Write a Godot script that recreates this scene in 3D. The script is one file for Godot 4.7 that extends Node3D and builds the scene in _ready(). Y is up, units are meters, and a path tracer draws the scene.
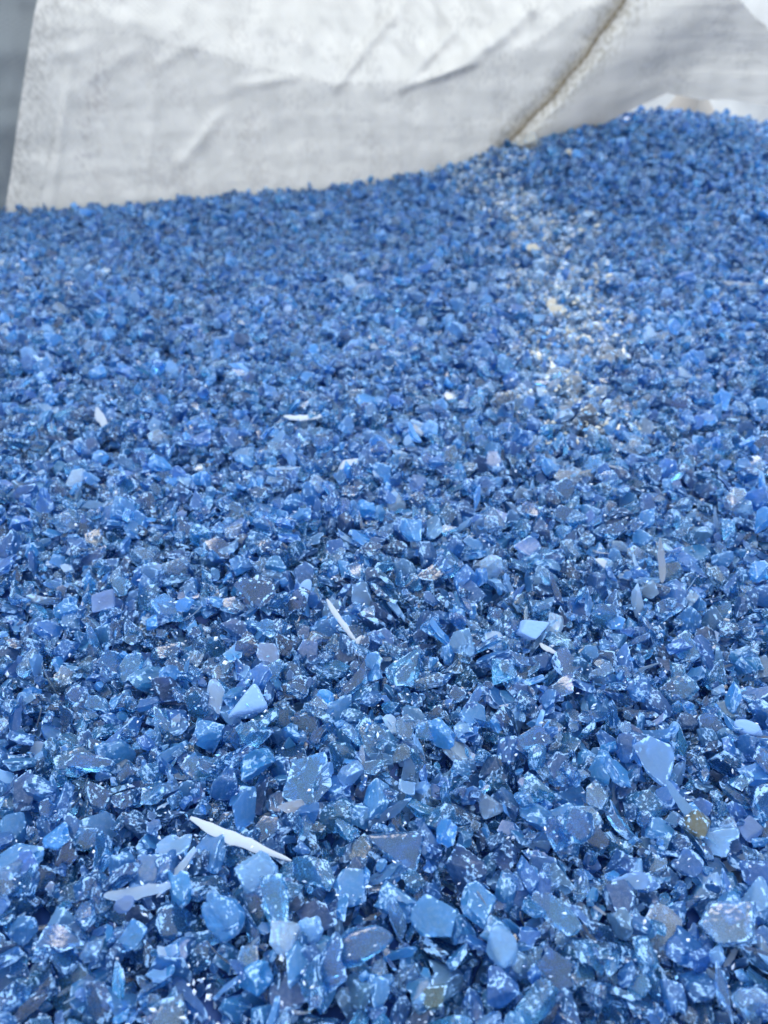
extends Node3D
# A bulk bag filled with crushed blue translucent shards; white woven bag wall behind.

var rng := RandomNumberGenerator.new()
var dirs := PackedVector3Array()
var tris := PackedInt32Array()
var looks := {}
var mats := {}
var noise := FastNoiseLite.new()
var fold_noise := FastNoiseLite.new()
var taken := {}

# linear base colours of the shards and bits
const TONES := {
	"navy": Vector3(0.012, 0.09, 0.31), "deep": Vector3(0.020, 0.17, 0.54), "mid": Vector3(0.045, 0.295, 0.71),
	"bright": Vector3(0.040, 0.345, 0.80), "pale": Vector3(0.19, 0.47, 0.86), "grey": Vector3(0.14, 0.36, 0.62),
	"sky": Vector3(0.17, 0.34, 0.70), "white": Vector3(0.40, 0.46, 0.56), "white_clear": Vector3(0.44, 0.64, 0.88),
	"lavender": Vector3(0.28, 0.42, 0.68), "cream": Vector3(0.46, 0.43, 0.36), "olive": Vector3(0.16, 0.16, 0.10),
	"green": Vector3(0.08, 0.18, 0.17), "slate": Vector3(0.08, 0.10, 0.15),
}
const TONE_WORDS := {"navy": "navy", "deep": "deep-blue", "mid": "mid-blue", "bright": "bright blue", "pale": "pale blue", "grey": "grey-blue"}
const LOOK_WORDS := {"clear": "glassy", "frost": "frosted", "dusty": "dust-speckled"}
const SHAPE_WORDS := {"plate": "flat shard", "chunk": "blocky shard", "splinter": "long shard"}

# name, label, category, x, z, length, width, turn in degrees, lean to the front, tone, look, shape, short phrase
const SINGLES := [
	["whitish_flake", "whitish see-through flake standing upright beside the pale triangular chip", "flake", -0.0626, -0.1971, 0.0124, 0.0069, 80, 0.80, "white_clear", "frost", "plate", "the whitish upright flake"],
	["lavender_flake", "thin lavender-grey flake leaning above the pale triangular chip", "flake", -0.0449, -0.2184, 0.0132, 0.0085, -50, 0.60, "lavender", "frost", "plate", "the lavender flake"],
	["pale_shard", "large pale frosted blue shard with a bright upper rim and a pointed foot", "shard", 0.0950, -0.1715, 0.0175, 0.0121, -58, 0.75, "pale", "frost", "plate", "the large pale rimmed shard"],
	["white_crumb", "knobbly white crumb of dusty fragments beyond the level white flake", "crumb", -0.0196, -0.3652, 0.0130, 0.0082, 10, 0.50, "white", "opaque", "chunk", "the knobbly white crumb"],
	["cream_crumb", "largest cream crumb in the pale dusty streak down the heap", "crumb", 0.1374, -0.6014, 0.0151, 0.0127, 20, 0.60, "cream", "opaque", "chunk", "the largest cream crumb"],
	["cream_crumb", "small round cream crumb just above the largest cream crumb", "crumb", 0.1396, -0.6315, 0.0091, 0.0083, 0, 0.60, "cream", "opaque", "chunk", "the round cream crumb"],
	["cream_crumb", "oblong cream crumb at the upper end of the dusty streak", "crumb", 0.1426, -0.7517, 0.0143, 0.0095, -20, 0.60, "cream", "opaque", "chunk", "the oblong cream crumb"],
	["cream_crumb", "flat cream crumb at the foot of the brown bag seam", "crumb", 0.1779, -1.0495, 0.0274, 0.0149, 20, 0.60, "cream", "opaque", "chunk", "the flat cream crumb"],
	["cream_crumb", "tiny cream crumb on the slope past the brown seam's foot", "crumb", 0.2204, -1.0033, 0.0119, 0.0083, 0, 0.60, "cream", "opaque", "chunk", "the tiny cream crumb"],
	["blue_shard", "star-cornered mid-blue plate standing up with a tall pointed tip", "shard", -0.0247, -0.1601, 0.0208, 0.0149, 75, 0.75, "mid", "clear", "star", "the star-cornered plate"],
	["blue_shard", "broad triangular deep-blue plate with a whitish ground edge", "shard", 0.0051, -0.1393, 0.0182, 0.0127, -40, 0.60, "deep", "clear", "tri", "the triangular deep-blue plate"],
	["blue_shard", "very large rounded pale-blue translucent lump with a glossy dome", "shard", 0.0980, -0.1151, 0.0172, 0.0138, 15, 0.60, "pale", "clear", "chunk", "the big rounded lump"],
	["blue_shard", "glossy deep-blue boat-shaped shard with a smooth curved belly", "shard", -0.0051, -0.1080, 0.0156, 0.0081, 20, 0.50, "deep", "clear", "oval", "the boat-shaped shard"],
	["blue_shard", "squarish hollow-looking blue shard framed by white broken edges", "shard", -0.0098, -0.1250, 0.0115, 0.0126, -45, 0.60, "mid", "dusty", "plate", "the framed hollow shard"],
	["blue_shard", "blunt mid-blue block with scratched flat face below the triangular plate", "shard", 0.0139, -0.1158, 0.0128, 0.0105, -15, 0.60, "mid", "dusty", "chunk", "the scratched blue block"],
	["blue_shard", "thick blue slab lying on a diagonal with a bright lower edge", "shard", 0.0492, -0.1177, 0.0156, 0.0078, -45, 0.60, "mid", "clear", "plate", "the diagonal blue slab"],
	["blue_shard", "upright oval pale-blue shard with pitted face beside the diagonal slab", "shard", 0.0322, -0.1075, 0.0107, 0.0086, -75, 0.70, "pale", "dusty", "oval", "the pitted oval shard"],
	["blue_shard", "pale blue bar-shaped shard with squared ends lying level", "shard", 0.0746, -0.1279, 0.0134, 0.0058, 8, 0.50, "pale", "frost", "plate", "the pale blue bar"],
	["blue_shard", "long deep-blue slab lying level among paler shards", "shard", -0.1000, -0.1703, 0.0181, 0.0060, -4, 0.40, "deep", "clear", "splinter", "the long deep-blue slab"],
	["blue_shard", "broad dark-blue plate, almost opaque, behind the small oval chip", "shard", -0.0543, -0.2535, 0.0187, 0.0170, -20, 0.60, "navy", "clear", "plate", "the dark-blue plate"],
	["white_flake", "small bright white flake beside the thin upright pale splinter", "flake", 0.1013, -0.2796, 0.0099, 0.0054, -30, 0.60, "white", "opaque", "plate", "the small white flake"],
	["olive_chunk", "dull olive-brown chunk with pale specks wedged between blue shards", "chunk", 0.0996, -0.1473, 0.0087, 0.0081, 60, 0.60, "olive", "dusty", "chunk", "the olive-brown chunk"],
	["green_chunk", "murky dark green translucent chunk low between large shards", "chunk", 0.0133, -0.0959, 0.0087, 0.0061, 20, 0.50, "green", "clear", "chunk", "the murky green chunk"],
	["grey_chunk", "dark slate-grey chunk in the dusty streak of the heap", "chunk", 0.1246, -0.4230, 0.0145, 0.0121, 20, 0.50, "slate", "dusty", "chunk", "the slate-grey chunk"],
	["blue_shard", "tall blue shard with two ridges and a sharp spike upward", "shard", -0.0304, -0.1171, 0.0167, 0.0084, -70, 0.70, "bright", "clear", "splinter", "the tall ridged shard"],
	["blue_shard", "wide frosted blue shard below the pointed white sliver", "shard", -0.0371, -0.1272, 0.0139, 0.0116, 0, 0.60, "pale", "dusty", "chunk", "the wide frosted shard"],
	["blue_shard", "deep-blue wedge with a straight bright ridge among grey shards", "shard", 0.0521, -0.1790, 0.0138, 0.0076, 25, 0.60, "deep", "clear", "wedge", "the straight-ridged wedge"],
	["white_flake", "bright white broken flake above the hollow-looking framed shard", "flake", -0.0296, -0.1511, 0.0095, 0.0050, 10, 0.50, "white", "frost", "plate", "the broken white flake"],
	["pale_chip", "smooth pale sky-blue triangular chip with rounded corners beside a whitish flake", "chip", -0.0503, -0.1947, 0.0145, 0.0116, 10, 0.60, "sky", "opaque", "tri", "the triangular pale chip"],
	["pale_chip", "smooth pale blue wedge-shaped chip with a thin white paring under its edge", "chip", 0.0602, -0.2316, 0.0144, 0.0096, 5, 0.60, "sky", "opaque", "wedge", "the wedge-shaped pale chip"],
	["pale_chip", "small smooth pale blue oval chip near the forked white splinter", "chip", -0.0346, -0.2566, 0.0107, 0.0056, 75, 0.70, "sky", "opaque", "oval", "the small oval chip"],
	["white_sliver", "long white pointed sliver with a ragged waist, lying across big blue shards", "sliver", -0.0439, -0.1376, 0.0337, 0.0039, -20, 0.60, "white", "opaque", "sliver", "the long white sliver"],
	["white_splinter", "thin white splinter with a forked foot, stuck upright between blue shards", "splinter", -0.0170, -0.2359, 0.0243, 0.0028, -55, 0.70, "white", "opaque", "fork", "the forked white splinter"],
	["white_paring", "small curled white paring under the pale blue wedge-shaped chip", "paring", 0.0660, -0.2239, 0.0086, 0.0024, -35, 0.50, "white", "opaque", "sliver", "the curled white paring"],
	["pale_chip", "bright pale blue rounded chip with a white shaving at its foot", "chip", 0.1312, -0.1855, 0.0099, 0.0063, -25, 0.60, "sky", "opaque", "oval", "the bright rounded pale chip"],
	["pale_chip", "pale turquoise-white chip half buried below a long curved translucent strip", "chip", 0.1177, -0.1468, 0.0068, 0.0081, -40, 0.60, "sky", "frost", "wedge", "the half-buried turquoise chip"],
	["white_flake", "long flat white flake lying level in the middle of the heap", "flake", -0.0477, -0.4217, 0.0266, 0.0054, 5, 0.30, "white", "opaque", "sliver", "the level white flake"],
	["white_flake", "narrow white flake standing on end among small shards, tilted sideways", "flake", -0.1683, -0.4113, 0.0166, 0.0053, -62, 0.70, "white", "opaque", "sliver", "the tilted white flake"],
	["pale_chip", "pale blue chip with a blunt square end among medium blue shards", "chip", -0.1190, -0.2487, 0.0113, 0.0092, 30, 0.60, "sky", "frost", "wedge", "the blunt square-ended chip"],
	["clear_strip", "colourless translucent strip lying flat, touching a round pale pebble", "strip", -0.0691, -0.1211, 0.0210, 0.0040, 12, 0.50, "white_clear", "frost", "sliver", "the translucent strip"],
	["pale_pebble", "small round pale blue pebble at the end of the translucent strip", "pebble", -0.0739, -0.1181, 0.0056, 0.0048, 0, 0.60, "sky", "frost", "oval", "the round pale pebble"],
	["white_splinter", "thin pale splinter standing straight up beside a small bright white flake", "splinter", 0.1251, -0.2749, 0.0206, 0.0036, 88, 0.80, "white", "frost", "sliver", "the thin upright splinter"],
	["pale_chip", "pair-topped pale blue chip beyond the middle of the heap", "chip", 0.0170, -0.3536, 0.0127, 0.0090, 30, 0.60, "sky", "frost", "wedge", "the pair-topped chip"],
	["white_strip", "flat white strip lying near the bag mouth on the heap's rise", "strip", 0.3046, -0.6590, 0.0256, 0.0060, -18, 0.40, "white", "frost", "sliver", "the flat white strip"],
	["curved_strip", "long translucent grey-blue strip bent in an arc between shards", "strip", 0.0984, -0.1504, 0.0233, 0.0035, -62, 0.60, "grey", "frost", "sliver", "the bent grey strip"],
	["pale_chip", "pale milky blue chip with a straight edge and a flat milky face", "chip", 0.0497, -0.0872, 0.0128, 0.0049, 12, 0.50, "sky", "frost", "wedge", "the milky straight-edged chip"],
]

const CELL := 0.002
const X0 := -0.74
const X1 := 0.74
const Z0 := -1.36
const Z1 := 0.14
var gw := 0
var gh := 0
var top := PackedFloat32Array()


func _ready() -> void:
	rng.seed = 20240611
	noise.seed = 5
	noise.frequency = 1.0
	fold_noise.seed = 11
	fold_noise.frequency = 1.0
	fold_noise.fractal_octaves = 3
	camera_and_light()
	make_sphere(4)
	make_materials()
	ground()
	bag()
	heap()


func camera_and_light() -> void:
	var cam := Camera3D.new()
	cam.name = "camera"
	add_child(cam)
	cam.position = Vector3(0, 0.22, 0)
	cam.rotation_degrees = Vector3(-34.5, 0, 0)
	cam.keep_aspect = Camera3D.KEEP_HEIGHT
	cam.fov = 67.0
	cam.near = 0.01
	cam.far = 50.0
	var lens := CameraAttributesPhysical.new()
	lens.frustum_focal_length = 18.13
	lens.frustum_focus_distance = 0.285
	lens.exposure_aperture = 8.0
	lens.frustum_near = 0.01
	lens.frustum_far = 50.0
	cam.attributes = lens
	cam.fov = 67.0
	cam.current = true
	var env := Environment.new()
	env.background_mode = Environment.BG_SKY
	env.tonemap_mode = Environment.TONE_MAPPER_LINEAR
	env.tonemap_exposure = 1.72
	env.sdfgi_enabled = true
	env.ssao_enabled = true
	env.ssil_enabled = true
	var sky := Sky.new()
	var sm := ProceduralSkyMaterial.new()
	sm.sky_top_color = Color(0.90, 0.95, 1.0)
	sm.sky_horizon_color = Color(0.90, 0.91, 0.93)
	sm.ground_horizon_color = Color(0.55, 0.55, 0.55)
	sm.ground_bottom_color = Color(0.4, 0.4, 0.4)
	sm.sky_energy_multiplier = 1.15
	sm.sun_angle_max = 1.0
	sky.sky_material = sm
	env.sky = sky
	env.background_energy_multiplier = 1.0
	var we := WorldEnvironment.new()
	we.name = "world"
	we.environment = env
	add_child(we)
	var sun := DirectionalLight3D.new()
	sun.name = "sun"
	sun.light_energy = 0.45
	sun.light_angular_distance = 22.0
	sun.light_color = Color(1.0, 0.99, 0.98)
	sun.shadow_enabled = true
	add_child(sun)
	sun.rotation_degrees = Vector3(-59, 196, 0)


# ---------------------------------------------------------------- helpers

func numbered(called: String) -> String:
	if not taken.has(called):
		taken[called] = 0
		return called
	taken[called] += 1
	return "%s_%03d" % [called, taken[called]]


func tag(o: Node, label: String, category := "", group := "", kind := "") -> void:
	if label:
		o.set_meta("label", label)
	if category:
		o.set_meta("category", category)
	if group:
		o.set_meta("group", group)
	if kind:
		o.set_meta("kind", kind)


func put(called: String, m: Mesh, mat: Material, parent: Node = self) -> MeshInstance3D:
	var o := MeshInstance3D.new()
	o.name = numbered(called) if parent == self else called
	o.mesh = m
	if m.get_surface_count() == 2:
		o.set_surface_override_material(0, mat)
		o.set_surface_override_material(1, mats["edge"])
	else:
		o.material_override = mat
	parent.add_child(o, true)
	return o


func heap_height(x: float, z: float) -> float:
	var a := (x - 0.38) / 0.27
	var b := (z + 1.12) / 0.28
	var c := (x - 0.16) / 0.08
	var d := (z + 1.08) / 0.12
	return 0.074 * exp(-a * a - b * b) + 0.015 * exp(-c * c - d * d) + 0.007 * noise.get_noise_2d(x * 4.0, z * 4.0) + 0.004 * noise.get_noise_2d(x * 17.0, z * 17.0)


# light crosses a clear piece on its way in and out, so its own colour is paler than the heap's
func tint(v: Vector3, look: String) -> Vector3:
	var k := 0.64 if look == "clear" else 0.90
	return Vector3(pow(v.x, k), pow(v.y, k), pow(v.z, k))


func srgb(v: Vector3, a := 1.0) -> Color:
	var c := Color(v.x, v.y, v.z).linear_to_srgb()
	c.a = a
	return c


func make_sphere(level: int) -> void:
	var t := (1.0 + sqrt(5.0)) / 2.0
	for v in [Vector3(-1, t, 0), Vector3(1, t, 0), Vector3(-1, -t, 0), Vector3(1, -t, 0), Vector3(0, -1, t), Vector3(0, 1, t), Vector3(0, -1, -t), Vector3(0, 1, -t), Vector3(t, 0, -1), Vector3(t, 0, 1), Vector3(-t, 0, -1), Vector3(-t, 0, 1)]:
		dirs.append(v.normalized())
	tris = PackedInt32Array([0, 11, 5, 0, 5, 1, 0, 1, 7, 0, 7, 10, 0, 10, 11, 1, 5, 9, 5, 11, 4, 11, 10, 2, 10, 7, 6, 7, 1, 8, 3, 9, 4, 3, 4, 2, 3, 2, 6, 3, 6, 8, 3, 8, 9, 4, 9, 5, 2, 4, 11, 6, 2, 10, 8, 6, 7, 9, 8, 1])
	for l in level:
		var mids := {}
		var fresh := PackedInt32Array()
		for i in range(0, tris.size(), 3):
			var m := [0, 0, 0]
			for e in 3:
				var a := tris[i + e]
				var b := tris[i + (e + 1) % 3]
				var key := mini(a, b) * 100000 + maxi(a, b)
				if not mids.has(key):
					mids[key] = dirs.size()
					dirs.append((dirs[a] + dirs[b]).normalized())
				m[e] = mids[key]
			fresh.append_array(PackedInt32Array([tris[i], m[0], m[2], tris[i + 1], m[1], m[0], tris[i + 2], m[2], m[1], m[0], m[1], m[2]]))
		tris = fresh


# a mesh of points and triangles with edges kept sharp where faces turn by more than about 30 degrees
func faceted(p: PackedVector3Array, f: PackedInt32Array, cosine := 0.86, chip := 0.0) -> ArrayMesh:
	var n := f.size() / 3
	var fn := PackedVector3Array()
	fn.resize(n)
	var un := PackedVector3Array()
	un.resize(n)
	var around := []
	around.resize(p.size())
	for i in p.size():
		around[i] = PackedInt32Array()
	for i in n:
		fn[i] = (p[f[i * 3 + 1]] - p[f[i * 3]]).cross(p[f[i * 3 + 2]] - p[f[i * 3]])
		un[i] = fn[i].normalized()
		for e in 3:
			around[f[i * 3 + e]].append(i)
	var vs := PackedVector3Array()
	var ns := PackedVector3Array()
	vs.resize(n * 3)
	ns.resize(n * 3)
	for i in n:
		var own := un[i]
		for e in 3:
			var v := f[i * 3 + e]
			var sum := Vector3.ZERO
			for j in around[v]:
				if un[j].dot(own) > cosine:
					sum += fn[j]
			# front faces run clockwise
			vs[i * 3 + 2 - e] = p[v]
			ns[i * 3 + 2 - e] = sum.normalized() if sum.length() > 0.0 else own
	var m := ArrayMesh.new()
	var parts := [PackedInt32Array(), PackedInt32Array()]
	for i in n:
		var worn := false
		if chip > 0.0:
			# broken edges turn white: faces beside a sharp turn, here and there
			var own := un[i]
			var least := 1.0
			for e in 3:
				for j in around[f[i * 3 + e]]:
					least = minf(least, un[j].dot(own))
			var q := (p[f[i * 3]] + p[f[i * 3 + 1]]) * 0.5
			worn = least < 0.80 and noise.get_noise_3dv(q * 2.2 + Vector3.ONE * n) > 0.33 - chip
		parts[1 if worn else 0].append(i)
	for part in parts:
		if part.size() == 0:
			continue
		var arr := []
		arr.resize(Mesh.ARRAY_MAX)
		var pv := PackedVector3Array()
		var pn := PackedVector3Array()
		for i in part:
			for e in 3:
				pv.append(vs[i * 3 + e])
				pn.append(ns[i * 3 + e])
		arr[Mesh.ARRAY_VERTEX] = pv
		arr[Mesh.ARRAY_NORMAL] = pn
		m.add_surface_from_arrays(Mesh.PRIMITIVE_TRIANGLES, arr)
	return m


# a broken piece of half-size ext: planes cut round it, shell-shaped scoops where it broke
func shard_mesh(shape: String, ext: Vector3) -> ArrayMesh:
	var ns := PackedVector3Array()
	var sharp := rng.randf_range(18.0, 45.0)
	var sides := rng.randi_range(4, 7)
	var scoops := rng.randi_range(1, 4)
	var tilt := 0.35
	if shape == "tri":
		sides = 3
		sharp = 4.5
		scoops = 0
		tilt = 0.15
	elif shape == "oval":
		sides = 9
		sharp = 7.0
		scoops = 0
	elif shape == "star":
		sides = 5
		scoops = 4
		tilt = 0.1
	elif shape == "wedge":
		sides = 4
		sharp = 10.0
		scoops = 0
	var a0 := rng.randf() * TAU if shape != "tri" else -PI / 2.0
	if shape == "tri":
		for q in [[-85.0, 0.78], [20.0, 0.85], [140.0, 0.72]]:
			ns.append(Vector3(cos(deg_to_rad(q[0])), sin(deg_to_rad(q[0])), rng.randf_range(-0.2, 0.2)).normalized() / q[1])
		sides = 0
	for i in sides:
		var a := a0 + TAU * (i + rng.randf_range(-0.3, 0.3) * (0.3 if shape in ["tri", "star"] else 1.0)) / sides
		var nn := Vector3(cos(a), sin(a), rng.randf_range(-tilt, tilt)).normalized()
		ns.append(nn / rng.randf_range(0.70, 1.0))
	var lean := 0.28 if shape == "wedge" else 0.12
	for s in [-1.0, 1.0]:
		ns.append(Vector3(rng.randf_range(-lean, lean), rng.randf_range(-lean, lean), s).normalized() / rng.randf_range(0.8, 1.0))
	if shape == "chunk":
		for i in 4:
			ns.append(Vector3(rng.randfn(), rng.randfn(), rng.randfn()).normalized() / rng.randf_range(0.7, 0.95))
	var cs := []
	for i in scoops:
		var a := rng.randf() * TAU
		if shape == "star":
			a = a0 + TAU * (i + 0.5) / 5.0
		var d := Vector3(cos(a), sin(a), rng.randf_range(-0.6, 0.6)).normalized()
		var r := rng.randf_range(0.3, 1.3)
		cs.append([d * (r + rng.randf_range(0.42, 0.80)), r])
	var off := Vector3(rng.randf(), rng.randf(), rng.randf()) * 100.0
	var p := PackedVector3Array()
	p.resize(dirs.size())
	var lo := Vector3.ONE * 9.0
	var hi := -lo
	for i in dirs.size():
		var d := dirs[i]
		var inv := 0.0
		for q in ns:
			var k := q.dot(d)
			if k > 0.0:
				inv += pow(k, sharp)
		var t := minf(pow(inv, -1.0 / sharp), 1.9)
		for c in cs:
			var ctr: Vector3 = c[0]
			var b := d.dot(ctr)
			var disc: float = b * b - ctr.length_squared() + c[1] * c[1]
			if disc > 0.0 and b > 0.0:
				t = minf(t, maxf(b - sqrt(disc), 0.25))
		t *= 1.0 + 0.035 * noise.get_noise_3dv(d * 2.6 + off) + 0.045 * noise.get_noise_3dv(d * 6.0 + off)
		p[i] = d * t
		lo = lo.min(p[i])
		hi = hi.max(p[i])
	var mid := (lo + hi) / 2.0
	var bend := rng.randf_range(-0.18, 0.18) if shape in ["plate", "splinter"] else 0.0
	for i in p.size():
		var q := (p[i] - mid) / ((hi - lo) / 2.0)
		p[i] = Vector3(q.x * ext.x, q.y * ext.y, q.z * ext.z + bend * ext.x * (q.x * q.x - 0.4))
	return faceted(p, tris, 0.86, 0.0 if shape in ["oval", "wedge"] else 0.22)


# a thin torn strip along x, pointed at the ends, curling a little
func sliver_mesh(ext: Vector3, curl: float, fork := false) -> ArrayMesh:
	var p := PackedVector3Array()
	var f := PackedInt32Array()
	var runs := [[Vector3.ZERO, 0.0, 1.0, curl]]
	if fork:
		runs.append([Vector3(0.82 * ext.x, 0, 0), 1.9, 0.34, -curl])
	for run in runs:
		var first := p.size()
		var count := 22
		var seg := 8
		for i in count:
			var t := float(i) / (count - 1)
			var u := t * 2.0 - 1.0
			var w: float = ext.y * pow(sin(PI * clampf(t * 0.96 + 0.02, 0, 1)), 0.6) * (1.0 + 0.28 * noise.get_noise_2d(t * 5.0 + 3.0 * first, ext.x * 900.0)) * (1.15 - 0.5 * t)
			var away := Vector3(u * ext.x * run[2], ext.y * 0.3 * noise.get_noise_2d(t * 2.0, 40.0 + first), run[3] * ext.x * (u * u - 0.3))
			for k in seg:
				var a := TAU * k / seg
				var q := away + Vector3(0, cos(a) * w, sin(a) * (ext.z * (0.4 + 0.6 * w / ext.y)))
				p.append(run[0] + q.rotated(Vector3(0, 0, 1), run[1]))
		for i in count - 1:
			for k in seg:
				var a := first + i * seg + k
				var b := first + i * seg + (k + 1) % seg
				f.append_array(PackedInt32Array([a, b, a + seg, b, b + seg, a + seg]))
		for e in [0, count - 1]:
			for k in range(1, seg - 1):
				var c: int = first + e * seg
				f.append_array(PackedInt32Array([c, c + k + 1, c + k]) if e == 0 else PackedInt32Array([c, c + k, c + k + 1]))
	# turn the faces outward whatever way the ring ran
	var m := faceted(p, f, 0.5)
	return m


# ---------------------------------------------------------------- materials

func make_materials() -> void:
	# mineral dust and scratches lying on the pieces: white where it lies, clear elsewhere
	for kind in 2:
		var im := Image.create(384, 384, false, Image.FORMAT_RGBA8)
		var patch := FastNoiseLite.new()
		patch.seed = 21 + kind
		patch.frequency = 0.016
		patch.fractal_octaves = 3
		var grain := FastNoiseLite.new()
		grain.seed = 31 + kind
		grain.frequency = 0.14
		grain.fractal_octaves = 2
		var speck := FastNoiseLite.new()
		speck.seed = 41 + kind
		speck.noise_type = FastNoiseLite.TYPE_CELLULAR
		speck.frequency = 0.085
		speck.cellular_return_type = FastNoiseLite.RETURN_DISTANCE
		for y in 384:
			for x in 384:
				var area := smoothstep(-0.25, 0.45, patch.get_noise_2d(x, y))
				var a := smoothstep(0.0, 0.45, grain.get_noise_2d(x, y)) * area * (0.6 if kind == 1 else 0.25)
				var s := smoothstep(-0.84, -0.93, speck.get_noise_2d(x, y)) * (0.85 if kind == 1 else 0.3) * (0.15 + 0.85 * area)
				im.set_pixel(x, y, Color(0.68, 0.85, 1.0, clampf(maxf(a, s), 0, 1)))
		looks[kind] = ImageTexture.create_from_image(im)
	var rough := Image.create(256, 256, false, Image.FORMAT_L8)
	for y in 256:
		for x in 256:
			rough.set_pixel(x, y, Color.from_hsv(0, 0, clampf(0.82 + 0.25 * fold_noise.get_noise_2d(x * 0.05, y * 0.05) + 0.06 * noise.get_noise_2d(x * 0.4, y * 0.4), 0.55, 1.0)))
	looks["rough"] = ImageTexture.create_from_image(rough)
	var edge := plain("whitened_edge", Vector3(0.32, 0.58, 0.94), 0.5)
	edge.albedo_color.a = 0.65
	edge.transparency = BaseMaterial3D.TRANSPARENCY_ALPHA
	edge.refraction_enabled = true
	edge.refraction_scale = 0.05
	mats["edge"] = edge


func shard_material(tone: String, look: String) -> StandardMaterial3D:
	var key := tone + "/" + look
	if mats.has(key):
		return mats[key]
	var m := StandardMaterial3D.new()
	m.resource_name = (tone + "_" + look) if tone else look + "_shards"
	var through: float = {"clear": 0.90, "frost": 0.82, "dusty": 0.74, "opaque": 0.3}[look]
	m.albedo_color = srgb(tint(TONES[tone], look), 1.0 - through) if tone else Color(1, 1, 1, 1.0 - through)
	m.vertex_color_use_as_albedo = tone == ""
	m.roughness = {"clear": 0.30, "frost": 0.65, "dusty": 0.45, "opaque": 0.65}[look]
	m.roughness_texture = looks["rough"]
	m.metallic_specular = 0.32
	m.uv1_triplanar = true
	m.uv1_scale = Vector3.ONE * 0.45
	if through > 0.0:
		m.transparency = BaseMaterial3D.TRANSPARENCY_ALPHA
		m.refraction_enabled = true
		m.refraction_scale = 0.05
	if look != "opaque" or tone == "white":
		m.detail_enabled = true
		m.detail_blend_mode = BaseMaterial3D.BLEND_MODE_MIX
		m.detail_albedo = looks[0 if look == "clear" else 1]
	mats[key] = m
	return m


func plain(called: String, color: Vector3, roughness: float) -> StandardMaterial3D:
	var m := StandardMaterial3D.new()
	m.resource_name = called
	m.albedo_color = srgb(color)
	m.roughness = roughness
	return m


# ---------------------------------------------------------------- heap

func ground() -> void:
	# what lies under the loose top layers
	var st := SurfaceTool.new()
	st.begin(Mesh.PRIMITIVE_TRIANGLES)
	st.set_smooth_group(0)
	var nx := 90
	var nz := 90
	for j in nz:
		for i in nx:
			var q := []
			for c in [[0, 0], [1, 0], [1, 1], [0, 1]]:
				var x := lerpf(X0 - 0.06, X1 + 0.06, float(i + c[0]) / nx)
				var z := lerpf(Z0 - 0.04, Z1 + 0.06, float(j + c[1]) / nz)
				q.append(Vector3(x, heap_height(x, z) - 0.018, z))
			for k in [0, 1, 2, 0, 2, 3]:
				st.add_vertex(q[k])
	st.index()
	st.generate_normals()
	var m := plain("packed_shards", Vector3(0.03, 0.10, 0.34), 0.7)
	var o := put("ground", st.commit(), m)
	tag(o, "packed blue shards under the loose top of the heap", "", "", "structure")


func in_bag(x: float, z: float) -> bool:
	return z > wall_foot(x) - 0.012 or x > 0.15


func cell_of(x: float, z: float) -> int:
	return clampi(int((z - Z0) / CELL), 0, gh - 1) * gw + clampi(int((x - X0) / CELL), 0, gw - 1)


# lets a piece down on what lies there already and returns the height of its middle
func settle(x: float, z: float, rx: float, rz: float, half: float, sink: float) -> float:
	var i0 := maxi(int((x - rx - X0) / CELL), 0)
	var i1 := mini(int((x + rx - X0) / CELL), gw - 1)
	var j0 := maxi(int((z - rz - Z0) / CELL), 0)
	var j1 := mini(int((z + rz - Z0) / CELL), gh - 1)
	var sum := 0.0
	var most := -1.0e3
	var n := 0
	for j in range(j0, j1 + 1):
		for i in range(i0, i1 + 1):
			var h := top[j * gw + i]
			if h > 0.5:
				continue
			sum += h
			n += 1
			if h > most:
				most = h
	if n == 0:
		return heap_height(x, z)
	var y := lerpf(sum / n, most, sink) + half * 0.72
	for j in range(j0, j1 + 1):
		var dz := (Z0 + (j + 0.5) * CELL - z) / rz
		for i in range(i0, i1 + 1):
			var dx := (X0 + (i + 0.5) * CELL - x) / rx
			var r := dx * dx + dz * dz
			if r < 1.0:
				var h := y + half * 0.8 * (1.0 - r)
				if h > top[j * gw + i]:
					top[j * gw + i] = h
	return y


# share of pale dust and broken bits down the streak that runs from the bag seam
func streak(x: float, z: float) -> float:
	var line := 0.115 + 0.045 * smoothstep(-0.35, -0.7, z) - 0.03 * smoothstep(-0.75, -1.0, z)
	line += 0.03 * noise.get_noise_1d(z * 7.0)
	var w := 0.046 + 0.018 * noise.get_noise_1d(z * 9.0 + 50.0)
	var torn := clampf(0.70 + 1.2 * noise.get_noise_2d(x * 26.0, z * 16.0), 0.0, 1.0)
	return exp(-pow((x - line) / w, 2.0)) * smoothstep(-0.32, -0.5, z) * torn


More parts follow.
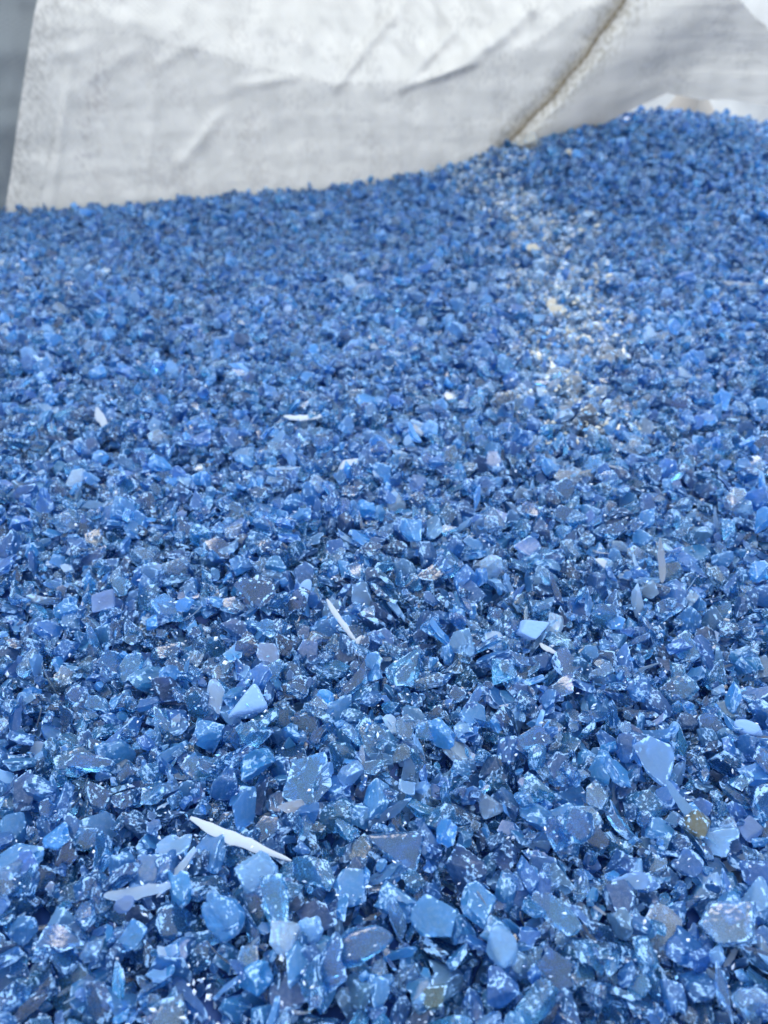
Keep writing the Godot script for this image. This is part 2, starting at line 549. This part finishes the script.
func heap() -> void:
	gw = int((X1 - X0) / CELL)
	gh = int((Z1 - Z0) / CELL)
	top.resize(gw * gh)
	for j in gh:
		for i in gw:
			var x := X0 + i * CELL
			var z := Z0 + j * CELL
			top[j * gw + i] = heap_height(x, z) - 0.019 if in_bag(x, z) else 1.0
	# shapes shared by all
	var shapes := []
	for i in 10:
		shapes.append(["plate", Vector3(1, rng.randf_range(0.55, 0.92), rng.randf_range(0.2, 0.34))])
	for i in 10:
		shapes.append(["chunk", Vector3(1, rng.randf_range(0.65, 0.95), rng.randf_range(0.42, 0.68))])
	for i in 5:
		shapes.append(["splinter", Vector3(1, rng.randf_range(0.2, 0.38), rng.randf_range(0.12, 0.24))])
	for s in shapes:
		s.append(shard_mesh(s[0], s[1]))
	for i in 3:
		shapes.append(["sliver", Vector3(1, 0.16, 0.06), sliver_mesh(Vector3(1, rng.randf_range(0.12, 0.2), 0.05), rng.randf_range(0.05, 0.2))])
	var tone_names := ["navy", "deep", "mid", "bright", "pale", "grey", "white_clear", "white"]
	var tone_upto := [0.10, 0.46, 0.80, 0.87, 0.96, 0.985, 1.0]
	var look_names := ["clear", "frost", "dusty"]
	# pieces: shape, look, tone, transform, length
	var count := 250000
	var where: Array[Transform3D] = []
	var what := PackedInt32Array()
	var tone := PackedInt32Array()
	var size := PackedFloat32Array()
	var half_of := PackedFloat32Array()
	for n in count:
		var x := 0.0
		var z := 0.0
		var best := 9.0
		for tries in 3:
			var tx := rng.randf_range(X0, X1)
			var tz := rng.randf_range(Z0, Z1)
			var above := top[cell_of(tx, tz)] - heap_height(tx, tz)
			if above < best:
				best = above
				x = tx
				z = tz
		if best > 0.5:
			continue
		var pick := rng.randf()
		var k := rng.randi_range(0, 9) if pick < 0.42 else rng.randi_range(10, 19) if pick < 0.80 else rng.randi_range(20, 24)
		var pale_bits := streak(x, z)
		var torn := rng.randf() < 0.02 + 0.10 * pale_bits
		if torn:
			k = rng.randi_range(25, 27)
		var r := rng.randf()
		var a := rng.randf_range(0.0011, 0.0027) if r < 0.52 else rng.randf_range(0.0027, 0.0050) if r < 0.84 else rng.randf_range(0.0050, 0.0076)
		if k >= 25:
			a = rng.randf_range(0.003, 0.008)
		elif k >= 20:
			a *= 1.25
		var up := Vector3(rng.randfn(), 0, rng.randfn()) * (0.55 if k < 10 else 1.2)
		if rng.randf() < 0.25:
			up *= 3.0
		up = (up + Vector3.UP).normalized()
		var b := Basis(Quaternion(Vector3(0, 0, 1), up)) * Basis(Vector3(0, 0, 1), rng.randf() * TAU)
		var e: Vector3 = shapes[k][1] * a
		var half := 0.85 * sqrt(pow(b.x.y * e.x, 2) + pow(b.y.y * e.y, 2) + pow(b.z.y * e.z, 2))
		var rx := sqrt(pow(b.x.x * e.x, 2) + pow(b.y.x * e.y, 2) + pow(b.z.x * e.z, 2))
		var rz := sqrt(pow(b.x.z * e.x, 2) + pow(b.y.z * e.y, 2) + pow(b.z.z * e.z, 2))
		var y := settle(x, z, rx, rz, half, 0.35)
		where.append(Transform3D(b.scaled(Vector3.ONE * a), Vector3(x, y, z)))
		var clump := 0.5 * noise.get_noise_2d(x * 16.0, z * 11.0) + 0.3 * noise.get_noise_2d(x * 50.0, z * 40.0)
		var lr := clampf(rng.randf() + 0.5 * clump, 0.0, 1.0)
		what.append(k * 3 + (0 if lr < 0.50 else 1 if lr < 0.66 else 2))
		var tr := clampf(rng.randf() + 0.35 * clump, 0.0, 0.999)
		var ti := 0
		while tr > tone_upto[ti]:
			ti += 1
		if torn or rng.randf() < 0.7 * pale_bits:
			ti = 6 if rng.randf() < 0.6 else 7
		tone.append(ti)
		size.append(a)
		half_of.append(half)
	# single things that the eye picks out, each with a shape of its own
	var eye := Vector3(0, 0.22, 0)
	var spots := []
	for s in SINGLES:
		var x: float = s[3]
		var z: float = s[4]
		var e := Vector3(s[5] / 2.0, s[6] / 2.0, 0)
		var form: String = s[11]
		e.z = {"tri": 0.42, "wedge": 0.5, "oval": 0.6, "plate": 0.3, "star": 0.22, "chunk": 0.8, "splinter": 0.7, "sliver": 0.22, "fork": 0.4}[form] * minf(e.x, e.y)
		var mesh: Mesh
		if form in ["sliver", "fork"]:
			mesh = sliver_mesh(e / 0.006, rng.randf_range(0.06, 0.16), form == "fork")
		else:
			mesh = shard_mesh(form, e / 0.006)
		var here := Vector3(x, heap_height(x, z), z)
		var n := Vector3.UP.lerp((eye - here).normalized(), s[8]).normalized()
		var right := Vector3.RIGHT.slide(n).normalized()
		var b := Basis(right, n.cross(right), n) * Basis(Vector3(0, 0, 1), deg_to_rad(s[7]))
		var rx := sqrt(pow(b.x.x * e.x, 2) + pow(b.y.x * e.y, 2) + pow(b.z.x * e.z, 2))
		var rz := sqrt(pow(b.x.z * e.x, 2) + pow(b.y.z * e.y, 2) + pow(b.z.z * e.z, 2))
		var half := sqrt(pow(b.x.y * e.x, 2) + pow(b.y.y * e.y, 2) + pow(b.z.y * e.z, 2))
		var y := settle(x, z, rx, rz, half, 0.45 if form in ["sliver", "fork"] else 0.25)
		var o := put(s[0], mesh, shard_material(s[9], s[10]))
		o.transform = Transform3D(b.scaled(Vector3.ONE * 0.006), Vector3(x, y, z))
		tag(o, s[1], s[2], "odd bits on the heap" if s[2] != "shard" else "crushed blue shards")
		spots.append([Vector3(x, y, z), s[12]])
	# the shards that show largest become things of their own
	var order := []
	var tanx := tan(deg_to_rad(33.5)) * 0.75
	var tany := tan(deg_to_rad(33.5))
	var fwd := Vector3(0, -sin(deg_to_rad(34.5)), -cos(deg_to_rad(34.5)))
	var upv := Vector3(0, cos(deg_to_rad(34.5)), -sin(deg_to_rad(34.5)))
	for i in where.size():
		var d := where[i].origin - eye
		var depth := d.dot(fwd)
		if depth < 0.1 or depth > 0.6 or absf(d.x) > depth * tanx or absf(d.dot(upv)) > depth * tany:
			continue
		var o := where[i].origin
		if top[cell_of(o.x, o.z)] > o.y + half_of[i] * 0.8 + 0.0012:
			continue
		if what[i] / 3 >= 25 or tone[i] >= 6:
			continue
		order.append([size[i] / depth, i])
	order.sort_custom(func(p, q): return p[0] > q[0])
	var single := {}
	var said := {}
	for q in order.slice(0, 270):
		var i: int = q[1]
		single[i] = true
		var k := what[i] / 3
		var look: String = look_names[what[i] % 3]
		var t: String = tone_names[tone[i]]
		var o := put("blue_shard", shapes[k][2], shard_material(t, look))
		o.transform = where[i]
		var rank := []
		for sp in spots:
			rank.append([sp[0].distance_to(where[i].origin), sp[1]])
		rank.sort_custom(func(p, q): return p[0] < q[0])
		var lie := absf(where[i].basis.z.normalized().y)
		var first := "%s %s %s %s %s " % ["large" if size[i] > 0.0065 else "medium" if size[i] > 0.0050 else "small", TONE_WORDS[t], LOOK_WORDS[look], SHAPE_WORDS[shapes[k][0]], "lying flat" if lie > 0.85 else "tilted" if lie > 0.45 else "on edge"]
		var words := ""
		for q2 in rank.slice(0, 4):
			var near: float = q2[0]
			words = first + (("touching " if near < 0.010 else "close to " if near < 0.022 else "not far from ") + q2[1] if near < 0.06 else "in the heap, away from any pale chip")
			if not said.has(words):
				break
		said[words] = true
		tag(o, words, "shard", "crushed blue shards")
	# the rest of the heap
	var bulk := Node3D.new()
	bulk.name = "crushed_shards"
	add_child(bulk)
	tag(bulk, "heap of crushed translucent blue shards filling the white bag", "shards", "", "stuff")
	var lists := []
	for i in 84:
		lists.append(PackedInt32Array())
	for i in where.size():
		if not single.has(i):
			lists[what[i]].append(i)
	for w in 84:
		var l: PackedInt32Array = lists[w]
		var mm := MultiMesh.new()
		mm.transform_format = MultiMesh.TRANSFORM_3D
		mm.use_colors = true
		var own: ArrayMesh = shapes[w / 3][2].duplicate()
		own.surface_set_material(0, shard_material("", look_names[w % 3]))
		if own.get_surface_count() == 2:
			own.surface_set_material(1, mats["edge"])
		mm.mesh = own
		mm.instance_count = l.size()
		for i in l.size():
			mm.set_instance_transform(i, where[l[i]])
			var c := tint(TONES[tone_names[tone[l[i]]]] * rng.randf_range(0.65, 1.3), look_names[w % 3])
			mm.set_instance_color(i, Color(c.x, c.y, c.z))
		var o := MultiMeshInstance3D.new()
		o.name = "shards"
		o.multimesh = mm
		o.set_meta("kind", "stuff")
		bulk.add_child(o, true)
	fines()
	print("pieces ", where.size(), " shown candidates ", order.size())


# crumbs and dust grains broken off the shards, lying on top of them
func fines() -> void:
	var bulk := Node3D.new()
	bulk.name = "fine_grains"
	add_child(bulk)
	tag(bulk, "fine white and pale blue grains strewn over the blue shards", "grains", "", "stuff")
	var kinds := [["white", "opaque", 0.45], ["white_clear", "frost", 0.35], ["pale", "frost", 0.20], ["cream", "opaque", 0.9]]
	for kd in kinds:
		for v in 3:
			var p := PackedVector3Array()
			for q in 6:
				p.append(Vector3([1, -1, 0, 0, 0, 0][q], [0, 0, 1, -1, 0, 0][q], [0, 0, 0, 0, 1, -1][q]) * rng.randf_range(0.5, 1.0) + Vector3(rng.randf(), rng.randf(), rng.randf()) * 0.3)
			var f := PackedInt32Array([0, 2, 4, 2, 1, 4, 1, 3, 4, 3, 0, 4, 2, 0, 5, 1, 2, 5, 3, 1, 5, 0, 3, 5])
			var mesh := faceted(p, f, 0.99)
			var list := []
			var n := int(230000 * kd[2] / 3.0)
			for i in n:
				var x := rng.randf_range(X0, X1)
				var z := rng.randf_range(Z0, Z1)
				var far := streak(x, z)
				if rng.randf() > 0.5 + 0.5 * far + 0.3 * noise.get_noise_2d(x * 16.0, z * 11.0):
					continue
				if kd[0] == "cream" and far < 0.2:
					continue
				if not in_bag(x, z):
					continue
				var s := rng.randf_range(0.00022, 0.00065) if rng.randf() < 0.8 else rng.randf_range(0.0006, 0.0011)
				if far > 0.25 and rng.randf() < 0.6:
					s *= 2.2
				var b := Basis(Quaternion(Vector3(rng.randfn(), rng.randfn(), rng.randfn()).normalized(), rng.randf() * TAU)).scaled(Vector3.ONE * s) * Basis.from_scale(Vector3(1.6, 1.0, 0.6))
				list.append(Transform3D(b, Vector3(x, top[cell_of(x, z)] - 0.0006 + s * 0.4, z)))
			var mm := MultiMesh.new()
			mm.transform_format = MultiMesh.TRANSFORM_3D
			mm.mesh = mesh
			mm.instance_count = list.size()
			for i in list.size():
				mm.set_instance_transform(i, list[i])
			var o := MultiMeshInstance3D.new()
			o.name = "grains"
			o.multimesh = mm
			o.material_override = plain("grain_" + kd[0], {"white": Vector3(0.60, 0.70, 0.86), "white_clear": Vector3(0.44, 0.60, 0.88), "pale": TONES["pale"], "cream": Vector3(0.60, 0.58, 0.50)}[kd[0]], 0.6)
			o.set_meta("kind", "stuff")
			bulk.add_child(o, true)


# ---------------------------------------------------------------- bag

func wall_foot(x: float) -> float:
	return -0.945 - 0.11 * smoothstep(-0.47, -0.02, x)


func seam_x(y: float) -> float:
	y = minf(y, 0.25)
	return 0.168 + 0.88 * (y - 0.061) - 1.5 * pow(maxf(y - 0.09, 0.0), 2.0) + 0.004 * noise.get_noise_1d(y * 25.0)


func crease_y(x: float) -> float:
	var pts := [[-0.45, 0.186], [-0.387, 0.182], [-0.287, 0.176], [-0.21, 0.159], [-0.144, 0.137], [-0.052, 0.119], [0.019, 0.120], [0.077, 0.130], [0.156, 0.155], [0.230, 0.195], [0.4, 0.26]]
	for i in pts.size() - 1:
		if x < pts[i + 1][0]:
			return lerpf(pts[i][1], pts[i + 1][1], smoothstep(pts[i][0], pts[i + 1][0], x) * 0.5 + 0.5 * clampf((x - pts[i][0]) / (pts[i + 1][0] - pts[i][0]), 0, 1))
	return 0.26


const WRINKLES := [
	# x, y to x, y, height, width
	[-0.005, 0.175, -0.055, 0.117, 0.007, 0.006], [0.090, 0.182, 0.026, 0.122, 0.007, 0.007], [0.158, 0.178, 0.062, 0.128, 0.008, 0.008],
	[0.111, 0.143, 0.019, 0.114, 0.005, 0.005], [-0.328, 0.159, -0.395, -0.009, 0.0028, 0.004], [-0.247, 0.145, -0.288, 0.003, 0.0022, 0.004],
	[-0.190, 0.092, -0.243, 0.038, 0.004, 0.007], [-0.150, 0.075, -0.165, 0.0, 0.0018, 0.005], [-0.095, 0.085, -0.11, 0.01, 0.0015, 0.005],
	[-0.020, 0.08, -0.03, 0.02, 0.0015, 0.006], [0.045, 0.09, 0.03, 0.03, 0.0016, 0.006], [-0.33, 0.20, -0.22, 0.172, 0.003, 0.008],
	[-0.12, 0.20, -0.16, 0.150, 0.003, 0.009], [-0.06, 0.20, -0.10, 0.150, 0.003, 0.008], [0.03, 0.205, -0.01, 0.165, 0.005, 0.007],
	[-0.37, 0.15, -0.30, 0.165, 0.0015, 0.007], [-0.20, 0.17, -0.26, 0.135, 0.002, 0.007], [-0.34, 0.12, -0.25, 0.168, 0.0015, 0.007],
	[0.18, 0.20, 0.12, 0.165, 0.005, 0.007], [-0.17, 0.12, -0.10, 0.128, 0.003, 0.006],
]


func front_wall(x: float, y: float) -> Vector3:
	var t := y - crease_y(x)
	var k := lerpf(0.10, 0.27, smoothstep(-0.34, -0.16, x))
	var z := wall_foot(x) + 0.12 * y - k * (sqrt(t * t + 0.00001) + t - maxf(t - 0.085, 0.0) * 2.0)
	var ds := seam_x(y) - x
	z -= 0.016 * exp(-pow(ds / 0.016, 2.0)) + 0.010 * smoothstep(0.14, 0.0, ds)
	for w in WRINKLES:
		var a := Vector2(w[0], w[1])
		var b := Vector2(w[2], w[3])
		var ab := b - a
		var s := clampf((Vector2(x, y) - a).dot(ab) / ab.length_squared(), 0.0, 1.0)
		var d := Vector2(x, y).distance_to(a + ab * s)
		z += w[4] * exp(-pow(d / w[5], 2.0)) * (0.35 + 0.65 * sin(PI * clampf(s * 0.9 + 0.05, 0, 1)))
	z += 0.0020 * fold_noise.get_noise_2d(x * 14.0, y * 14.0) + 0.0004 * fold_noise.get_noise_2d(x * 60.0 + 9.0, y * 45.0)
	z += 0.0011 * fold_noise.get_noise_2d(x * 55.0, y * 7.0 + 20.0) + 0.0005 * fold_noise.get_noise_2d(x * 9.0, y * 45.0 + 5.0)
	# loose cloth above the sagging fold is crumpled
	z += 0.0045 * fold_noise.get_noise_2d((x + y * 0.8) * 24.0, (y - x * 0.3) * 14.0 + 80.0) * smoothstep(-0.005, 0.03, t)
	return Vector3(x, y, z)


func hem_y(x: float) -> float:
	var pts := [[0.10, 0.01], [0.15, 0.02], [0.234, 0.045], [0.278, 0.066], [0.314, 0.087], [0.350, 0.104], [0.396, 0.097], [0.428, 0.099], [0.5, 0.089], [0.8, 0.06]]
	for i in pts.size() - 1:
		if x < pts[i + 1][0]:
			return lerpf(pts[i][1], pts[i + 1][1], clampf((x - pts[i][0]) / (pts[i + 1][0] - pts[i][0]), 0, 1))
	return 0.06


func side_wall(x: float, y: float) -> Vector3:
	var ds := x - seam_x(y)
	var z := front_wall(seam_x(y), y).z
	var even := 0.0
	for q in 5:
		even += front_wall(seam_x(y + (q - 2) * 0.014), y + (q - 2) * 0.014).z / 5.0
	z = lerpf(z, even, smoothstep(0.0, 0.03, ds))
	z -= 0.05 * smoothstep(0.0, 0.16, ds) - 0.10 * smoothstep(0.1, 0.5, ds)
	z += 0.30 * (y - 0.08) * smoothstep(0.0, 0.10, ds)
	z += 0.012 * smoothstep(0.0, 0.016, ds)
	z += 0.0035 * fold_noise.get_noise_2d((x * 0.7 + y) * 5.0, (y - x * 0.5) * 11.0 + 30.0) + 0.0004 * fold_noise.get_noise_2d(x * 50.0, y * 60.0 + 70.0)
	return Vector3(x, y, z)


# a sheet of cloth about a millimetre thick over an even grid of points
func cloth(at: Callable, nu: int, nv: int, thick: float) -> ArrayMesh:
	var p := PackedVector3Array()
	for j in nv + 1:
		for i in nu + 1:
			p.append(at.call(float(i) / nu, float(j) / nv))
	var n := PackedVector3Array()
	n.resize(p.size())
	var w := nu + 1
	for j in nv + 1:
		for i in w:
			var du := p[j * w + mini(i + 1, nu)] - p[j * w + maxi(i - 1, 0)]
			var dv := p[mini(j + 1, nv) * w + i] - p[maxi(j - 1, 0) * w + i]
			n[j * w + i] = du.cross(dv).normalized()
	var st := SurfaceTool.new()
	st.begin(Mesh.PRIMITIVE_TRIANGLES)
	for side in 2:
		for k in p.size():
			st.set_normal(n[k] * (1.0 if side == 0 else -1.0))
			st.set_uv(Vector2(p[k].x + p[k].z * 0.3, p[k].y))
			st.set_uv2(Vector2(p[k].x + 0.5, (p[k].y + 0.05) / 0.65))
			st.add_vertex(p[k] - n[k] * (thick * side))
	var m := p.size()
	var quad := func(a: int, b: int, c: int, d: int):
		for q in [a, b, c, a, c, d]:
			st.add_index(q)
	for j in nv:
		for i in nu:
			var a := j * w + i
			quad.call(a, a + w, a + w + 1, a + 1)
			quad.call(m + a, m + a + 1, m + a + w + 1, m + a + w)
	for i in nu:
		quad.call(i, i + 1, m + i + 1, m + i)
		var a := nv * w + i
		quad.call(a, m + a, m + a + 1, a + 1)
	for j in nv:
		var a := j * w
		quad.call(a, m + a, m + a + w, a + w)
		a += nu
		quad.call(a, a + w, m + a + w, m + a)
	return st.commit()


func weave(called: String, color: Vector3, through: float) -> StandardMaterial3D:
	var m := plain(called, color, 0.55)
	if not looks.has("weave"):
		# flat tapes woven over and under, 2.5 mm each
		var tone := Image.create(128, 128, false, Image.FORMAT_RGB8)
		var high := Image.create(128, 128, false, Image.FORMAT_L8)
		for y in 128:
			for x in 128:
				var cx := x / 8
				var cy := y / 8
				var over := (cx + cy) % 2 == 0
				var along := (x % 8 + 0.5) / 8.0 if over else (y % 8 + 0.5) / 8.0
				var across := (y % 8 + 0.5) / 8.0 if over else (x % 8 + 0.5) / 8.0
				var h := sin(PI * along) * 0.6 + 0.4 * pow(sin(PI * across), 0.3)
				high.set_pixel(x, y, Color(h, h, h))
				var lane: int = cy if over else cx + 50
				var v := 0.96 + 0.025 * sin(lane * 12.9) + 0.012 * sin(x * 3.1 + y * 1.7)
				tone.set_pixel(x, y, Color(v, v, v * 0.995))
		looks["weave"] = ImageTexture.create_from_image(tone)
		looks["weave_high"] = ImageTexture.create_from_image(high)
	m.albedo_texture = looks["weave"]
	m.heightmap_enabled = true
	m.heightmap_texture = looks["weave_high"]
	m.heightmap_scale = 0.04
	m.uv1_scale = Vector3(27, 27, 1)
	if through > 0.0:
		m.backlight_enabled = true
		m.backlight = Color(through, through, through)
	return m


# grime on the cloth: speckled dirt by the cut edge, a mauve-brown smear, dusty lines in the folds and by the seam
func grime() -> ImageTexture:
	var im := Image.create(768, 384, false, Image.FORMAT_RGBA8)
	for j in 384:
		for i in 768:
			var x := i / 768.0 - 0.5
			var y := j / 384.0 * 0.65 - 0.05
			var g := fold_noise.get_noise_2d(x * 150.0, y * 110.0)
			var fine := noise.get_noise_2d(x * 420.0, y * 420.0)
			var big := fold_noise.get_noise_2d(x * 14.0 + 50.0, y * 14.0)
			var a := 0.0
			var c := Color(0.47, 0.44, 0.40)
			var edge := x - (-0.442 + 0.44 * y)
			a = maxf(a, smoothstep(0.05, 0.0, edge) * smoothstep(-0.35, 0.5, g + 0.6 * fine) * 0.4)
			a = maxf(a, exp(-pow((edge - 0.037 - 0.004 * big) / 0.0022, 2.0)) * smoothstep(-0.2, 0.3, fine + g) * 0.5 * smoothstep(0.13, 0.03, y))
			var s := clampf((y - 0.02) / 0.14, 0.0, 1.0)
			var smear := exp(-pow((x + 0.345 - 0.055 * s + 0.02 * g) / 0.017, 2.0)) * smoothstep(0.0, 0.03, y) * smoothstep(0.185, 0.14, y)
			var sa := smear * smoothstep(-0.6, 0.6, g + 0.4 * fine + big) * 0.34
			if sa > a:
				a = sa
				c = Color(0.56, 0.50, 0.50)
			var t := y - crease_y(x)
			var fa := exp(-pow((t + 0.002 + 0.003 * big) / 0.0032, 2.0)) * smoothstep(-0.3, 0.5, fine + g) * 0.3
			if fa > a:
				a = fa
				c = Color(0.48, 0.46, 0.46)
			var ds := seam_x(y) - x
			var da := smoothstep(0.05, 0.0, absf(ds)) * smoothstep(-0.25, 0.5, g + 0.5 * fine + 0.3 * big) * 0.6
			if da > a:
				a = da
				c = Color(0.60, 0.56, 0.46)
			a = maxf(a, smoothstep(0.25, 0.6, g + big) * 0.14)
			im.set_pixel(i, j, Color(c.r, c.g, c.b, clampf(a, 0, 1)))
	return ImageTexture.create_from_image(im)


func bag() -> void:
	var white := weave("white_woven_cloth", Vector3(0.84, 0.80, 0.745), 0.6)
	white.detail_enabled = true
	white.detail_blend_mode = BaseMaterial3D.BLEND_MODE_MIX
	white.detail_uv_layer = BaseMaterial3D.DETAIL_UV_2
	white.detail_albedo = grime()
	var bulk := Node3D.new()
	bulk.name = "bulk_bag"
	add_child(bulk)
	tag(bulk, "white woven bulk bag slumped over the back of the blue heap, stained along its seam", "bag")
	var front := func(u: float, v: float) -> Vector3:
		var y := lerpf(-0.03, 0.56, v)
		return front_wall(lerpf(-0.442 + 0.44 * minf(y, 0.25), seam_x(y), u), y)
	var o := put("front_panel", cloth(front, 240, 210, 0.0012), white, bulk)
	o.set_meta("label", "smooth white woven panel with sagging fold and grimy edge")
	var side := func(u: float, v: float) -> Vector3:
		var x0 := lerpf(0.0, 0.55, u)
		var y := 0.0
		var x := 0.0
		# follows the seam at its near edge, the hem below and the sloping rim above
		var xb := seam_x(0.02) + x0
		var xt := seam_x(0.32) + x0
		x = lerpf(xb, xt, v)
		for k in 4:
			y = lerpf(hem_y(x), minf(0.33, 0.33 - 0.80 * maxf(x - 0.24, 0.0)), v)
			x = seam_x(y) + x0
		return side_wall(x, y)
	o = put("side_panel", cloth(side, 160, 70, 0.0012), white, bulk)
	o.set_meta("label", "creased greyish white woven panel past the brown seam")
	# the stitched seam: a rolled edge with twine round it
	var p := PackedVector3Array()
	var f := PackedInt32Array()
	var n := 260
	for i in n:
		var y := lerpf(0.02, 0.555, float(i) / (n - 1))
		var c := front_wall(seam_x(y) - 0.002, y) + Vector3(0.002, 0, 0.0022 + 0.0012 * noise.get_noise_1d(y * 60.0))
		var r := 0.0015 + 0.0004 * sin(i * 2.1) + 0.0010 * noise.get_noise_1d(i * 0.3)
		for k in 8:
			var a := TAU * k / 8.0
			p.append(c + Vector3(cos(a) * r * 0.85, -cos(a) * r * 0.5, sin(a) * r))
	for i in n - 1:
		for k in 8:
			var a := i * 8 + k
			var b := i * 8 + (k + 1) % 8
			f.append_array(PackedInt32Array([a, a + 8, b, b, a + 8, b + 8]))
	var twine := plain("dirty_twine", Vector3(0.62, 0.58, 0.52), 0.9)
	var patch := NoiseTexture2D.new()
	patch.width = 128
	patch.height = 128
	patch.seamless = true
	var pn := FastNoiseLite.new()
	pn.frequency = 0.06
	patch.noise = pn
	var ramp := Gradient.new()
	ramp.set_color(0, Color(0.60, 0.54, 0.46))
	ramp.set_color(1, Color(0.90, 0.87, 0.80))
	patch.color_ramp = ramp
	twine.albedo_texture = patch
	twine.uv1_triplanar = true
	twine.uv1_scale = Vector3.ONE * 30.0
	o = put("seam", faceted(p, f, 0.2), twine, bulk)
	o.set_meta("label", "brown grimy stitched seam running up the bag")
	# thread of the seam, a slanting stitch every 5 mm
	var sp := PackedVector3Array()
	var sf := PackedInt32Array()
	for i in 90:
		var y := 0.03 + i * 0.0058
		var c := front_wall(seam_x(y) - 0.006, y) + Vector3(0, 0, 0.0012)
		var first := sp.size()
		var along := Vector3(0.0028, 0.0016 + 0.0008 * sin(i * 3.7), 0)
		for k in 8:
			sp.append(c + along * (1.0 if k & 1 else -1.0) + Vector3(0, 0.0006 if k & 2 else -0.0006, 0.0006 if k & 4 else -0.0012))
		for q in [0, 4, 5, 0, 5, 1, 2, 3, 7, 2, 7, 6, 0, 2, 6, 0, 6, 4, 1, 5, 7, 1, 7, 3, 4, 6, 7, 4, 7, 5, 0, 1, 3, 0, 3, 2]:
			sf.append(first + q)
	o = put("stitching", faceted(sp, sf, 0.9), plain("seam_thread", Vector3(0.58, 0.52, 0.42), 0.8), bulk)
	o.set_meta("kind", "stuff")
	# another fold of white cloth further back, seen under the lifted hem
	var back := func(u: float, v: float) -> Vector3:
		var x := lerpf(0.12, 0.95, u)
		var y := lerpf(-0.02, 0.36, v)
		return Vector3(x, y, -1.33 - 0.5 * y + 0.012 * fold_noise.get_noise_2d(x * 9.0, y * 9.0) + 0.02 * sin(x * 21.0))
	var liner := put("white_sheet", cloth(back, 60, 30, 0.0012), weave("white_sheet_cloth", Vector3(0.66, 0.65, 0.64), 0.35))
	tag(liner, "white cloth showing under the lifted hem behind the crest of the heap", "cloth")
	# grey wall of the bag on the other side of the cut edge
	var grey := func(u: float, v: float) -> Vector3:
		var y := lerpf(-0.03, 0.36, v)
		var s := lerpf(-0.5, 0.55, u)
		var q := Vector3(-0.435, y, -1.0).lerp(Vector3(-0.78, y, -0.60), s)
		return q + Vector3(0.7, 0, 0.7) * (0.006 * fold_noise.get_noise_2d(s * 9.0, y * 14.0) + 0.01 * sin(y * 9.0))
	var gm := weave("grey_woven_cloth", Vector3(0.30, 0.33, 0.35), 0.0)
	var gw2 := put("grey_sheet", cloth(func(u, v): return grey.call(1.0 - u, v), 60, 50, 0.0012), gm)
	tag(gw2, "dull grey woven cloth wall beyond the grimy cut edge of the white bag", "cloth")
	# brown peaked sheet standing in for a triangle of shade
	var shade_peak := func(u: float, v: float) -> Vector3:
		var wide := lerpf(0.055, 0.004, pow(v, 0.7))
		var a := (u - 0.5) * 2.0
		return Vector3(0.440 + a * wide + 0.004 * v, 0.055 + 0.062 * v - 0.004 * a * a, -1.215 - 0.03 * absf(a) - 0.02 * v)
	var tm := plain("shade_brown", Vector3(0.38, 0.35, 0.32), 0.85)  # shade on the white cloth, put into this colour
	var to := put("brown_shade_sheet", cloth(shade_peak, 16, 10, 0.002), tm)
	tag(to, "brownish peaked sheet put in for the shade between the heap crest and the white cloth", "shade_peak")
